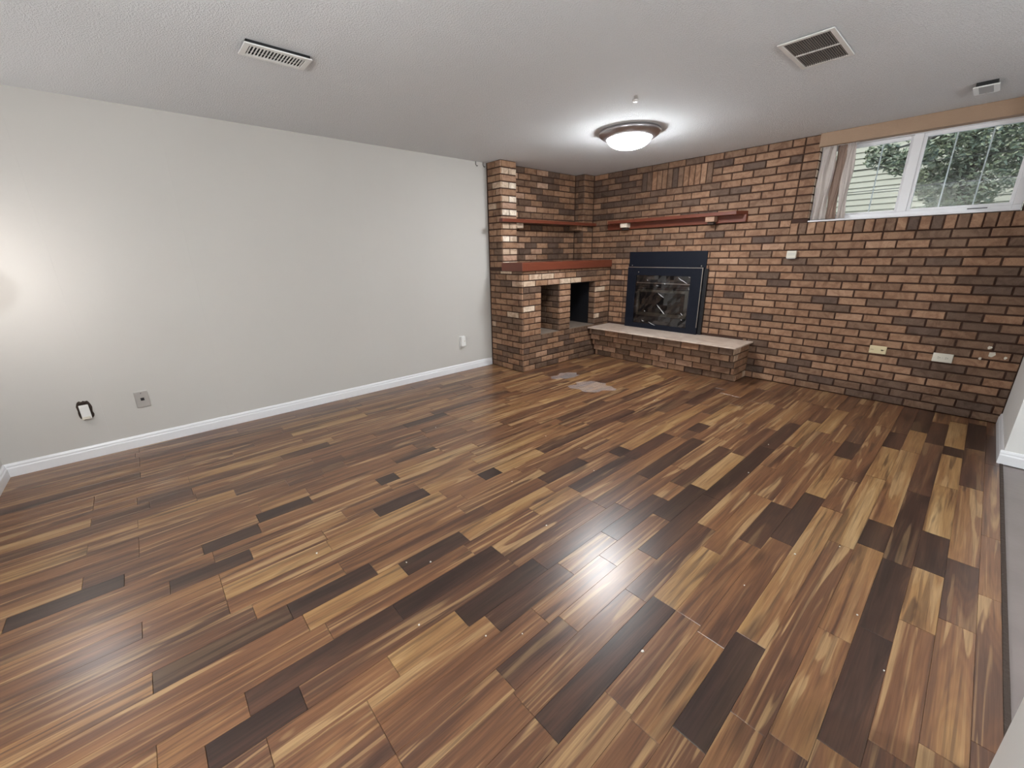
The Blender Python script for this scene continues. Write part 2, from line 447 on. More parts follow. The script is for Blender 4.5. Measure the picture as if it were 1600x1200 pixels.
def size(pl):
    cx, cy = (pl[0] + pl[1]) / 2, (pl[2] + pl[3]) / 2
    ps = [(cx, pl[2] + (pl[3] - pl[2]) * t, 0) for t in (0, .25, .5, .75, 1)]
    n = sum(1 for p in ps if infrm(p, 0) and not occluded(p[0], p[1]))
    if n == 0: return 0
    q = [project(p) for p in ps]; q = [a for a in q if a]
    z = min(a[2] for a in q)
    return (pl[3] - pl[2]) * n / 5 / z ** 3
planks.sort(key=lambda p: -size(p))
def plank_geo(g, x0, x1, y0, y1, tone=None):
    e = .0005; c = .0009; t = -.012
    X0, X1, Y0, Y1 = x0 + e * .4, x1 - e * .4, y0 + e, y1 - e
    v = [(X0, Y0, t), (X1, Y0, t), (X1, Y1, t), (X0, Y1, t), (X0, Y0, -c), (X1, Y0, -c), (X1, Y1, -c), (X0, Y1, -c),
         (X0 + c * .5, Y0 + c, 0), (X1 - c * .5, Y0 + c, 0), (X1 - c * .5, Y1 - c, 0), (X0 + c * .5, Y1 - c, 0)]
    f = [(0, 1, 5, 4), (1, 2, 6, 5), (2, 3, 7, 6), (3, 0, 4, 7), (4, 5, 9, 8), (5, 6, 10, 9), (6, 7, 11, 10), (7, 4, 8, 11), (8, 9, 10, 11), (3, 2, 1, 0)]
    g.add(v, f, tone)
jp = G(); js = []
for i, (x0, x1, y0, y1, t, s) in enumerate(planks):
    if i < 300 and size(planks[i]) > 0:
        g = G(); plank_geo(g, x0, x1, y0, y1)
        m = bpy.data.meshes.new('plank'); m.from_pydata(g.v, [], g.f); m.materials.append(MP_obj)
        o = bpy.data.objects.new('plank', m); C.objects.link(o); o.parent = fl; o['tone'] = float(t); o['seed'] = float(s)
    else:
        plank_geo(jp, x0, x1, y0, y1, t); js += [s] * 10
o = jp.obj('plank_strips', MP_geo, fl); o['kind'] = 'stuff'
a = o.data.attributes.new('tone', 'FLOAT', 'FACE'); b_ = o.data.attributes.new('seed', 'FLOAT', 'FACE')
for k, t in enumerate(jp.t): a.data[k].value = t; b_.data[k].value = js[k]

struct(G().box(-.3, 6.6, -5.6, .25, H, H + .15).obj('ceiling', M_ceil), 'white popcorn-textured ceiling')
struct(G().box(W + .012, 6.5, -5.45, -.87, -.12, -.006).obj('floor_hall', M_hall), 'grey sheet floor beyond the edge of the laminate')
struct(G().box(W - .001, W + .014, -5.45, -.886, -.02, .003).obj('trim_1', M_dark, bevel=.002), 'dark thin strip along the edge of the laminate')

# left wall with its panels
wlft = struct(G().box(-.2, -.0056, -5.6, .25, 0, H).obj('wall_left', M_wall), 'pale warm-grey painted wall of flush panels')
ys = [-5.45, -4.95, -4.27, -3.02, -2.53, -2.0, -1.2]
for i in range(len(ys) - 1):
    g = G()
    y0, y1 = ys[i] + .00012, ys[i + 1] - .00012
    if i == 0:      # panel with the broken hole
        hy0, hy1, hz0, hz1 = -5.058, -4.998, .285, .385
        for bx in ((y0, hy0, 0, H), (hy1, y1, 0, H), (hy0, hy1, 0, hz0), (hy0, hy1, hz1, H)): g.box(-.0055, 0, bx[0], bx[1], bx[2], bx[3])
    else: g.box(-.0055, 0, y0, y1, 0, H)
    g.obj('wall_panel', M_wall, wlft)
struct(G().box(-.2, 6.6, -5.6, -5.45, 0, H).obj('wall_near', M_wall), 'pale painted wall behind the camera')
struct(G().box(W, 6.6, -.87, 0, 0, H).box(W, 6.6, 0, .25, 0, H).obj('wall_right', M_wall2), 'white wall end standing at the right end of the brick wall')
struct(G().box(4.068, 4.2, -5.45, -3.262, 0, H).obj('wall_opening', M_wall2), 'light grey wall edge at the lower right, close to the viewer')
struct(G().box(6.5, 6.6, -5.45, -.87, 0, H).obj('wall_hall', M_wall2), 'pale wall at the far side of the hall')
BP = [(0, 0), (.014, 0), (.014, .055), (.010, .062), (.010, .072), (.005, .083), (0, .085)]
def baseboard(name, fn, a, b, label):
    g = G().prism(BP, a, b, fn); o = g.obj(name, M_trim); struct(o, label); o['category'] = 'baseboard'
baseboard('baseboard_left', lambda d, h, s: (d, s, h), -5.45, -1.562, 'white moulded baseboard along the pale left wall')
baseboard('baseboard_near', lambda d, h, s: (s, -5.45 + d, h), 0, 4.068, 'white baseboard of the wall behind the camera')
baseboard('baseboard_right', lambda d, h, s: (W - d, s, h), -.8698, -.001, 'narrow white baseboard beside the brick wall')
baseboard('baseboard_end', lambda d, h, s: (s, -.87 - d, h), W - .014, 6.5, 'white baseboard across the white wall end')

# back wall core with holes (window, firebox)
def holed(x0, x1, z0, z1, holes, y0, y1, g):
    xs = sorted({x0, x1, *[h[0] for h in holes], *[h[1] for h in holes]}); zs = sorted({z0, z1, *[h[2] for h in holes], *[h[3] for h in holes]})
    for i in range(len(xs) - 1):
        for j in range(len(zs) - 1):
            cx, cz = (xs[i] + xs[i + 1]) / 2, (zs[j] + zs[j + 1]) / 2
            if any(h[0] < cx < h[1] and h[2] < cz < h[3] for h in holes): continue
            g.box(xs[i], xs[i + 1], y0, y1, zs[j], zs[j + 1])
    return g
WX0, WX1, WZ0 = 2.628, 3.86, 1.503
wb = struct(holed(-.2, W, 0, H, [(WX0 - .006, WX1 + .006, WZ0 - .008, H - .02), (.95, 1.66, .43, 1.02)], .008, .25, G()).obj('wall_back', M_mortar),
            'brown brick wall with dark raked joints')
br = []
XJ = 2.505; XK = 1.88
for k in range(33):
    z0, z1 = k * CP + JT / 2, (k + 1) * CP - JT / 2
    zc = (z0 + z1) / 2; ht = z1 - z0
    xa = .555 if k < 17 else .24
    segs = []
    if k <= 20:
        ph = 2.971 + (0 if k % 2 == 0 else BL / 2)
        if k < 6:
            segs = cuts(2.24, W, ph)
        elif k < 17:
            # between alcove and firebox, header stack, then the joint at XK
            segs = cuts(xa, .765, ph) + [(.765, .86)] + [(1.78, XK)] + cuts(XK, W, ph)
            if k == 16: segs = cuts(xa, .84, ph)+ cuts(1.76, W, ph)
        else:
            segs = cuts(xa, W, ph)
            if k in (17, 18): segs = sub(segs, .86, 1.75)
    else:
        ph = XJ - (BL / 2 if k % 2 == 0 else 0)
        if k >= 23 or k == 22:
            segs = cuts(xa, XJ, ph)
            if k >= 23: segs += [(XJ, 2.628)]
        else: segs = cuts(xa, XJ, ph)
        if k in (29, 30, 31): segs = sub(segs, .925, 1.725)
        if k >= 23: segs += cuts(WX1, W, 3.9 + (0 if k % 2 else BL / 2))
    for a, b in segs:
        if b - a < .025: continue
        c = (a + b) / 2
        if k == 22 and c > XJ: continue
        br.append(((c, random.uniform(-.002, .001), zc), 'y', b - a - JT, ht, tone_for(c, zc)))
# soldier course
for i in range(13):
    a = .925 + i * (1.725 - .925) / 13; wd = .8 / 13
    br.append(((a + wd / 2, 0, 30.5 * CP), 'y', wd - .009, 3 * CP - JT, tone_for(a, 1.9)))
# rowlock sill
xr = 2.500
while xr < W - .02:
    x2 = min(W, xr + .0668)
    br.append((((xr + x2) / 2, -.012 + random.uniform(-.002, .002), 1.4515), 'y', x2 - xr - .009, .095, tone_for(2, 1.4)))
    xr = x2
# bits right of the window below valance
lay(wb, br)
# window jamb headers (part of the wall too) and sill core
g = G().box(2.5, W, -.004, .008, 1.402, 1.5); o = g.obj('sill_bed', M_mortar, wb)
jam = []
for k in range(23, 33):
    jam.append(((WX0 - .002, .052, (k + .5) * CP), 'x', .086, CP - JT, random.choice([.9, .95, 1.0, .8])))
for c, nrm, wd, ht, t in jam:
    o = bpy.data.objects.new('brick', brick_mesh(wd, ht)); C.objects.link(o); o.parent = wb; o.location = c; o.rotation_euler = (0, 0, math.pi / 2); o['tone'] = t

# upper brick niche against the left wall
XP, YP = .24, -1.56
nc = struct(G().box(.0, XP - .008, YP + .008, -1.343, 1.1, H).box(0, .092, -1.343, -.192, 1.1, H).box(0, XP - .008, -.192, .008, 1.1, H)
            .obj('wall_niche', M_mortar), 'brick corner niche above the red mantel, between two piers')
br = []
for k in range(17, 33):
    z0, z1 = k * CP + JT / 2, (k + 1) * CP - JT / 2; zc = (z0 + z1) / 2; ht = z1 - z0; odd = k % 2
    # pier front (-y)
    ss = [(.022, .098), (.098, XP)] if odd else [(.022, .155), (.155, XP)]
    if k == 32: ss = [(.022, XP - .09), (XP - .09, XP)]
    for a, b in ss: br.append((((a + b) / 2, YP, zc), 'y', b - a - JT * .8, ht, tone_for(0, 1, 'pier')))
    # pier side (+x); whitish tones carry the ceiling lamp's highlight
    ss = [(YP + .012, -1.446), (-1.446, -1.337)] if odd else [(YP + .012, -1.337)]
    if k == 32: ss = [(YP + .012, -1.337)]
    for a, b in ss: br.append(((XP, (a + b) / 2, zc), 'x', b - a - JT * .8, ht, (random.choice([.95, 1.0, .9]) if odd else random.choice([.62, .75, .82]))))
    # recess (+x)
    for a, b in cuts(-1.335, -.2, -1.28 + (BL / 2 if odd else 0)):
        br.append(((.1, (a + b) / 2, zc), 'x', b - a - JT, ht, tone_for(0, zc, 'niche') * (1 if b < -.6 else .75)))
    # second pier: front (-y) and side (+x)
    for a, b in ([(.1, .15), (.15, XP)] if odd else [(.1, XP)]):
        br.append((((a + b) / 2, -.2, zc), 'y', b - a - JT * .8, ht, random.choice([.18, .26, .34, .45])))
    for a, b in ([(-.188, -.1), (-.1, 0)] if odd else [(-.188, 0)]):
        br.append(((XP, (a + b) / 2, zc), 'x', b - a - JT * .8, ht, random.choice([.22, .3, .4, .5, .65])))
lay(nc, br)

# lower brick wood store with two openings
X3 = .555
st = thing('brick_wood_store', 'waist-high brick block with two square openings under the red mantel', 'wood store', (X3 / 2, YP / 2, 0))
base = Vector((X3 / 2, YP / 2, 0))
e = .008
g = G().box(.001, X3 - e, YP + e, .007, .001, .392).box(.001, X3 - e, YP + e, .007, .941, 1.099)
g.box(.001, X3 - e, YP + e, -1.278, .39, .941).box(.001, X3 - e, -.962, -.778, .39, .941).box(.001, X3 - e, -.292, .007, .39, .941)
g.box(.001, .19, -1.278, -.962, .39, .941).box(.001, .05, -.778, -.292, .39, .941)
part(g, 'masonry_core', M_mortar, st)
br = []
for k in range(17):
    z0, z1 = k * CP + JT / 2, min((k + 1) * CP - JT / 2, 1.097); zc = (z0 + z1) / 2; ht = z1 - z0; odd = k % 2
    # end face (-y)
    ph = .11 if odd else .205
    xs = [.022, .10, .295, .49, X3] if odd else [.022, .195, .385, X3]
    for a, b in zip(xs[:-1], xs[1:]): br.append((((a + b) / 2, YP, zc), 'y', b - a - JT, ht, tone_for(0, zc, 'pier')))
    # long face (+x)
    y0 = YP + .012
    if 6 <= k <= 13:
        ss = ([(y0, -1.46), (-1.46, -1.27)] if odd else [(y0, -1.37), (-1.37, -1.27)])
        ss += [(-.97, -.77)]
        ss += ([(-.30, -.20), (-.20, 0)] if odd else [(-.30, -.10), (-.10, 0)])
    else: ss = cuts(y0, 0, -1.46 + (0 if odd else BL / 2))
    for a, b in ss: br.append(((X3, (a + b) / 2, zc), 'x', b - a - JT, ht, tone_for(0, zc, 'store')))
    if 6 <= k <= 13:
        for a, b in ([(.2, .34), (.34, X3 - .012)] if odd else [(.2, .44), (.44, X3 - .012)]):   # return of the middle pier
            br.append((((a + b) / 2, -.97, zc), 'y', b - a - JT, ht, random.choice([.15, .25, .32, .45])))
        br.append((((.45 + X3 - .012) / 2, -.30, zc), 'y', X3 - .012 - .45 - .006, ht, random.choice([.2, .3, .45])))
        for a, b in cuts(-1.278, -.97, -1.2 + (BL / 2 if odd else 0)):
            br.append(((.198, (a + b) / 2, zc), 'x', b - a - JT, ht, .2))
br = [((c[0], c[1], c[2]), n_, w_, h_, t_) for c, n_, w_, h_, t_ in br]
lay(st, br)
part(G().box(.2, X3 - .004, -1.272, -.968, .390, .400), 'ledge', M_ledge, st)
part(G().box(.05, X3 - .004, -.772, -.298, .390, .400), 'ledge', M_ledge, st)
bx = G().box(.052, .45, -.776, -.768, .401, .935).box(.052, .45, -.308, -.296, .401, .935).box(.052, .06, -.768, -.3, .401, .935).box(.052, .53, -.768, -.308, .929, .937)
part(bx, 'steel_liner', M_blk2, st)
part(G().box(.10, .19, -.62, -.42, .402, .56), 'back_plate', M_fgrey, st, bevel=.01)

# ---------------------------------------------------------------- hearth
he = thing('hearth', 'raised brick hearth with a pale stone slab under the fireplace', 'hearth', (1.45, -.2, 0))
ROWY = [-.280, -.315, -.350, -.385, -.425]; RH = .073
core = G(); br = []
for i, y in enumerate(ROWY):
    core.box(.57, 2.322 - .008, y + .008, .006, i * RH + .001, (i + 1) * RH)
    zc = (i + .5) * RH
    off = (0 if i % 2 == 0 else BL / 2)
    for a, b in cuts(.575, 2.322, .62 + off): br.append((((a + b) / 2, y, zc), 'y', b - a - JT, RH - .011, random.choice([.2, .3, .42, .55, .62, .75, .33])))
    for a, b in ([(y + .014, y + .11), (y + .11, -.005)] if i % 2 else [(y + .014, y + .2), (y + .2, -.005)]):
        br.append(((2.322, (a + b) / 2, zc), 'x', b - a - JT, RH - .011, random.choice([.3, .45, .6, .9])))
part(core, 'masonry_core', M_mortar, he)
lay(he, br)
part(G().box(.572, 2.35, -.452, -.003, RH * 5 + .0005, .3805), 'stone_slab', M_stone, he, bevel=.004)

# ---------------------------------------------------------------- mantels and shelves
o = G().box(XP + .005, .578, -1.578, -.006, 1.101, 1.188).obj('mantel_shelf', M_shelf, bevel=.004)
tag(o, 'thick red-stained wooden mantel lying on the brick wood store', 'shelf')
sh = thing('niche_shelf', 'slim red-stained shelf spanning the upper brick corner niche', 'shelf', (.2, -.8, 1.6))
part(G().prism([(.104, -1.334), (.104, -.206), (XP + .004, -.206), (XP + .004, -.004), (.302, -.004), (.302, -1.598), (XP + .004, -1.598), (XP + .004, -1.334)], 1.601, 1.636), 'board', M_shelf, sh, bevel=.003)
g = G(); v, f = brick_geo(.11, .05); 
part(G().box(.104, .235, -1.333, -1.235, 1.548, 1.600), 'corbel_brick', MB_obj, sh, bevel=.003)['tone'] = .95
part(G().box(.104, .235, -.30, -.206, 1.548, 1.600), 'corbel_brick', MB_obj, sh, bevel=.003)['tone'] = .6
ws = thing('wall_shelf', 'long red-stained shelf fixed to the brick wall above the fireplace', 'shelf', (1.3, -.06, 1.54))
part(G().prism([(.50, -.004), (2.12, -.004), (2.055, -.125), (.565, -.125)], 1.606, 1.640), 'board', M_shelf, ws, bevel=.003)
part(G().prism([(.49, -.004), (2.125, -.004), (2.115, -.028), (.50, -.028)], 1.540, 1.612), 'back_rail', M_shelf, ws, bevel=.003)
for x, t in ((.78, 1.0), (1.80, .8)):
    cb = part(G().box(x - .045, x + .045, -.11, -.029, 1.556, 1.604), 'corbel_brick', MB_obj, ws, bevel=.003); cb['tone'] = t
    part(G().box(x - .03, x + .03, -.085, -.029, 1.532, 1.556), 'corbel_foot', M_dark, cb)

# ---------------------------------------------------------------- fireplace
fp = thing('fireplace', 'black gas fireplace insert under clear plastic film, standing on the hearth', 'fireplace', (1.31, -.03, .3805))
fx0, fx1, fz0, fz1 = .850, 1.772, .3815, 1.104
part(G().box(.835, 1.78, -.012, -.003, 1.085, 1.276), 'backing_panel', M_navy, fp, bevel=.001)
ix0, ix1, iz0, iz1 = .965, 1.645, .440, 1.010
g = G()
for bx in ((fx0, ix0, fz0, fz1), (ix1, fx1, fz0, fz1), (ix0, ix1, fz0, iz0), (ix0, ix1, iz1, fz1)): g.box(bx[0], bx[1], -.055, -.028, bx[2], bx[3])
part(g, 'outer_frame', M_navy, fp)
part(G().box(fx0 - .012, fx1 + .040, -.028, -.003, fz0, fz1 - .012), 'rear_flange', M_blk2, fp)
part(G().box(fx0, fx1, -.0575, -.055, fz1 - .007, fz1).box(fx1 - .008, fx1, -.0575, -.055, .46, fz1 - .007), 'silver_trim', M_silver, fp)
# firebox cavity
g = G().box(ix0, ix1, .10, .11, iz0, iz1).box(ix0, ix0 + .005, -.012, .24, iz0, iz1).box(ix1 - .005, ix1, -.012, .24, iz0, iz1).box(ix0, ix1, -.012, .24, iz0, iz0 + .006).box(ix0, ix1, -.012, .24, iz1 - .006, iz1)
fb = part(g, 'firebox', M_fbback, fp)
part(G().box(ix0 + .006, ix1 - .006, -.03, -.012, .925, iz1 - .008), 'top_grille', M_fgrey, fp)
for z in (.905, .883, .861): part(G().prism([(-.034, z), (-.010, z + .006), (-.010, z + .011), (-.034, z + .006)], ix0 + .008, ix1 - .008, lambda a, b, c: (c, a, b)), 'louver', M_fgrey, fp)
part(G().box(ix0 + .006, ix1 - .006, -.036, -.030, .917, .925), 'grille_edge', M_silver, fp)
g = holed(ix0 + .02, ix1 - .02, .535, .845, [(ix0 + .055, ix1 - .055, .575, .815)], -.034, -.014, G())
wfr = part(g, 'window_frame', M_fframe, fp, bevel=.003)
part(G().box(ix0 + .055, ix1 - .055, -.022, -.018, .575, .815), 'window_glass', M_glass, wfr)
part(G().box(ix0 + .006, ix1 - .006, -.030, -.012, iz0 + .006, .528), 'bottom_grille', M_fgrey, fp)
part(G().box(ix0 + .01, ix1 - .01, -.012, .2, .535, .575), 'burner_bed', M_log, fp)
for a, b, r in (((1.05, .12, .61), (1.55, .15, .615), .042), ((1.10, .03, .605), (1.36, .09, .62), .032), ((1.30, .02, .60), (1.52, .05, .62), .03), ((1.17, .05, .66), (1.42, .13, .68), .03)):
    part(G().tube(a, b, r, 10, r * .8, .12), 'ceramic_log', M_log, fp, smooth=True)
# crumpled protective film
nx, nz = 14, 12; g = G(); rnd = random.Random(3)
import mathutils
vv = []
for j in range(nz + 1):
    for i in range(nx + 1):
        x = ix0 - .0 + (ix1 - ix0) * i / nx; z = iz0 + (iz1 - iz0 - .0) * j / nz
        n1 = mathutils.noise.noise(Vector((x * 7, z * 7 + x * 3, 1.3))); n2 = mathutils.noise.noise(Vector((x * 13 + z * 9, z * 16 - x * 5, 4.1)))
        vv.append((x, -.052 + .010 * n1 + .016 * abs(n2), z))
g.add(vv, [(j * (nx + 1) + i, j * (nx + 1) + i + 1, (j + 1) * (nx + 1) + i + 1, (j + 1) * (nx + 1) + i) for j in range(nz) for i in range(nx)])
part(g, 'plastic_film', M_film, fp)
GLINTS = [(1.503, .995, 1.56, .955, .0035), (1.545, .972, 1.615, .930, .004), (1.277, .811, 1.352, .764, .004), (1.272, .678, 1.33, .622, .004), (1.32, .632, 1.38, .574, .005), (1.088, .479, 1.118, .465, .005),
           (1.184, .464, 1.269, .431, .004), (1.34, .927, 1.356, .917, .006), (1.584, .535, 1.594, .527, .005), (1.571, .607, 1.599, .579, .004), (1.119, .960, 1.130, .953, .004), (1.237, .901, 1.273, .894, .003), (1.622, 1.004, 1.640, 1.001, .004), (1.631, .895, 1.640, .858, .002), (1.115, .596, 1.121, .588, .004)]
M_glint = flat('painted_film_glint', (.62, .62, .64), .10)  # pale ridges painted where light glints on the film
for k, (xa, za, xb, zb, r_) in enumerate(GLINTS):
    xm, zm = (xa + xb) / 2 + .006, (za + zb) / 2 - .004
    part(G().tube((xa, -.058, za), (xm, -.062, zm), r_ * .35, 6, r_).tube((xm, -.062, zm), (xb, -.058, zb), r_, 6, r_ * .35), 'film_glint', M_glint, fp, smooth=True)
for x in (.88, 1.73): part(G().tube((x, -.012, 1.12), (x, -.017, 1.12), .006), 'screw', M_silver, fp)
part(G().tube((1.0, -.055, 1.045), (1.0, -.060, 1.045), .007), 'screw', M_silver, fp)

# ---------------------------------------------------------------- window
wd_ = bpy.data.objects.new('window_1', None); C.objects.link(wd_); wd_.location = (3.25, .1, 1.5)
wd_['kind'] = 'structure'; wd_['label'] = 'white vinyl slider window high in the brick wall'; wd_['category'] = 'window'
zt = 2.115; y0, y1 = .055, .17
part(holed(WX0, WX1, WZ0, H - .002, [(WX0 + .045, WX1 - .045, WZ0 + .045, zt - .02)], y0, y1, G()), 'window_frame', M_vinyl, wd_, bevel=.003)
part(G().box(WX0, WX1, -.006, .055, WZ0 + .0005, WZ0 + .013), 'window_sill', M_vinyl, wd_, bevel=.004)
part(G().box(3.205, 3.262, .07, .15, WZ0 + .045, zt - .02), 'meeting_rail', M_vinyl, wd_, bevel=.003)
def sash(xa, xb, yy, nm):
    s = part(holed(xa, xb, WZ0 + .045, zt - .02, [(xa + .02, xb - .02, WZ0 + .062, zt - .045)], yy, yy + .03, G()), 'sash', M_vinyl, wd_, bevel=.002)
    part(G().box(xa + .02, xb - .02, yy + .012, yy + .016, WZ0 + .062, zt - .045), 'pane', M_glass, s)
    return s
s1 = sash(WX0 + .045, 3.205, .11, 'a'); s2 = sash(3.262, WX1 - .045, .08, 'b')
for x in (3.02,): part(G().box(x - .004, x + .004, .128, .134, WZ0 + .062, zt - .045), 'glazing_bar', M_vinyl, s1)
for x in (3.44, 3.62): part(G().box(x - .004, x + .004, .098, .104, WZ0 + .062, zt - .045), 'glazing_bar', M_vinyl, s2)
for z in (1.73, 1.90):
    part(G().box(WX0 + .065, 3.185, .129, .133, z - .0025, z + .0025), 'glazing_bar', M_fgrey, s1)
    part(G().box(3.282, WX1 - .065, .099, .103, z - .0025, z + .0025), 'glazing_bar', M_fgrey, s2)
part(G().box(3.60, 3.70, .045, .055, WZ0 + .03, WZ0 + .036), 'latch_strip', M_fgrey, wd_)

o = G().box(2.618, W - .001, -.034, .05, 2.098, H - .0005).obj('window_valance', M_board, bevel=.003)
tag(o, 'tan padded valance board across the top of the window', 'valance')

# curtain bunched at the left of the window
cu = thing('curtain', 'ivory and taupe curtain bunched at the left side of the window', 'curtain', (2.75, .03, 1.52))
def drape(xa, xb, ph, amp, folds, yc, mat, name, skew=0.0):
    n = 44; m = 14; g = G(); v = []
    for j in range(m + 1):
        t = j / m; z = 2.10 - t * (2.10 - 1.522)
        for i in range(n + 1):
            s = i / n
            x = xa + (xb - xa) * s + skew * t * t * (1 - s * .6) + .006 * math.sin(9 * t + 5 * s)
            y = yc + amp * (0.7 + .3 * t) * math.sin(ph + folds * 2 * math.pi * s + .8 * t) + .004 * math.sin(23 * s + 7 * t)
            v.append((x, y, z))
    g.add(v, [(j * (n + 1) + i, j * (n + 1) + i + 1, (j + 1) * (n + 1) + i + 1, (j + 1) * (n + 1) + i) for j in range(m) for i in range(n)])
    o = part(g, name, mat, cu, smooth=True); s_ = o.modifiers.new('solid', 'SOLIDIFY'); s_.thickness = .0015; return o
drape(2.640, 2.742, 0, .016, 2.0, .020, M_curt, 'curtain_cloth')
drape(2.738, 2.812, 1.2, .010, .8, .030, M_curt2, 'curtain_fold')
drape(2.806, 2.872, 2.0, .012, .9, .016, M_curt, 'curtain_cloth', .02)
part(G().tube((2.63, .022, 2.10), (2.88, .022, 2.10), .005), 'curtain_rail', M_white, cu)

# ---------------------------------------------------------------- ceiling lamp, then added unseen lamps
def ceiling_lamp(name, label, c, mat):
    t = thing(name, label, 'ceiling lamp', (c[0], c[1], H))
    part(G().lathe([(.0, -.001), (.236, -.001), (.243, -.012), (.240, -.026), (.214, -.046), (.190, -.058), (.178, -.060), (.172, -.054), (.0, -.050)], (c[0], c[1], H)), 'metal_pan', M_nickel, t, smooth=True); pan = [c for c in bpy.data.objects if c.parent == t][0]
    prof = [(.172 * math.cos(a), -.054 - .078 * math.sin(a)) for a in [i * math.pi / 2 / 14 for i in range(15)]]
    part(G().lathe(prof, (c[0], c[1], H)), 'glass_dome', mat, t, smooth=True)
    for a in (2.4, 4.5, .3):
        part(G().box(c[0] + .178 * math.cos(a) - .005, c[0] + .178 * math.cos(a) + .005, c[1] + .178 * math.sin(a) - .005, c[1] + .178 * math.sin(a) + .005, H - .068, H - .05), 'clip', M_nickel, pan)
    return t
ceiling_lamp('ceiling_lamp', 'lit round flush ceiling lamp with a brushed metal rim', (1.645, -1.39), M_lamp)

def globe_profile(r): return [(r * math.sin(a), -r * math.cos(a)) for a in [i * math.pi / 16 for i in range(17)]]
def pendant(c, label, mat=None):  # unseen lamps outside the view, put in to light the room
    t = thing('pendant_lamp', label, 'lamp', (c[0], c[1], H))
    part(G().tube((c[0], c[1], c[2] + .11), (c[0], c[1], H - .001), .004), 'cord', M_white, t)
    part(G().lathe(globe_profile(.12), c, 28), 'globe', mat or M_lamp3, t, smooth=True)
pendant((2.9, -5.25, 1.6), 'added unseen globe lamp brightening the room from behind the camera')
pendant((.52, -5.27, 1.22), 'unseen globe lamp low in the left rear corner, assumed from the glow there', M_lamp2)
pendant((5.1, -2.9, 1.6), 'added unseen globe lamp brightening the hall side')

# ---------------------------------------------------------------- ceiling registers
def louvre_box(name, label, x0, x1, y0, y1, drop, rim, nslat, along, banks=1, neck=.0, slatmat=None, fill=.45):
    t = thing(name, label, 'vent', ((x0 + x1) / 2, (y0 + y1) / 2, H))
    z0, z1 = H - drop, H - .0005; zp = min(z0 + .006, z1)
    g = G()
    for a in ((x0, x0 + rim, y0, y1), (x1 - rim, x1, y0, y1), (x0 + rim, x1 - rim, y0, y0 + rim), (x0 + rim, x1 - rim, y1 - rim, y1)): g.box(a[0], a[1], a[2], a[3], z0, zp)
    part(g, 'rim', M_white, t, bevel=.0015)
    if neck:
        g = G(); k = .004
        for a in ((x0 + neck, x0 + neck + k, y0 + neck, y1 - neck), (x1 - neck - k, x1 - neck, y0 + neck, y1 - neck), (x0 + neck, x1 - neck, y0 + neck, y0 + neck + k), (x0 + neck, x1 - neck, y1 - neck - k, y1 - neck)): g.box(a[0], a[1], a[2], a[3], zp, z1)
        part(g, 'shadow_neck', M_black, t)  # black colour stands in for the shadow line above the plate
    X0, X1, Y0, Y1 = x0 + rim, x1 - rim, y0 + rim, y1 - rim
    part(G().box(X0, X1, Y0, Y1, z1 - .002, z1), 'dark_duct', M_black, t)
    if banks == 2: part(G().box(X0, X1, (Y0 + Y1) / 2 - .006, (Y0 + Y1) / 2 + .006, z0, z0 + .005), 'divider', M_white, t)
    for i in range(nslat):
        for bnk in range(banks):
            if along == 'x':
                y = Y0 + (Y1 - Y0) * (i + .5) / nslat; th = (Y1 - Y0) / nslat * fill / 2
                q = (X0, X1, y - th, y + th)
            else:
                x = X0 + (X1 - X0) * (i + .5) / nslat; th = (X1 - X0) / nslat * fill / 2
                q = (x - th, x + th, Y0 + (Y1 - Y0) * bnk / banks + (.007 if bnk else 0), Y0 + (Y1 - Y0) * (bnk + 1) / banks - (0 if bnk or banks == 1 else .007))
            part(G().box(*q, z0 + .0015, z0 + .004), 'slat', slatmat or M_white, t)
    return t
M_steel2 = flat('grey_slat', (.20, .185, .175), .5)
louvre_box('supply_register', 'white slotted vent box on the ceiling at the upper left', 1.262, 1.408, -4.02, -3.735, .020, .024, 17, 'x', neck=.008, fill=.36)
louvre_box('return_grille', 'large grey-slatted ceiling grille in a white frame, two rows', 2.905, 3.128, -2.10, -1.70, .010, .020, 20, 'y', 2, slatmat=M_steel2, fill=.5)
t = thing('ceiling_diffuser', 'small square white vent box on the ceiling before the window', 'vent', (3.56, -.54, H))
part(G().box(3.505, 3.615, -.635, -.455, H - .032, H - .024), 'cover', M_white, t, bevel=.003)
part(G().box(3.515, 3.605, -.622, -.468, H - .024, H - .001), 'shadow_neck', M_black, t)  # black as the shaded gap above the cover
part(G().box(3.530, 3.590, -.6365, -.475, H - .0335, H - .0315), 'grey_mesh', flat('grey_mesh', (.42, .42, .42), .6), t)
o = G().lathe([(0, -.012), (.012, -.011), (.018, -.004), (.02, -.0005)], (2.066, -1.975, H), 16).obj('ceiling_cover', M_white, smooth=True)
tag(o, 'tiny round white cover on the ceiling in front of the lamp', 'cover')

# hooks by the pier
for (y, x, lab) in ((-1.70, .012, 'small dark wire hook hanging from the ceiling edge, left one'), (-1.603, .012, 'small dark wire hook at the ceiling corner beside the brick pier')):
    g = G(); pts = [(x, y, H - .001), (x, y, H - .03), (x + .004, y + .012, H - .045), (x + .004, y + .024, H - .038)]
    for p, q in zip(pts[:-1], pts[1:]): g.tube(p, q, .003, 6)
    tag(g.obj('wire_hook', M_black), lab, 'hook')

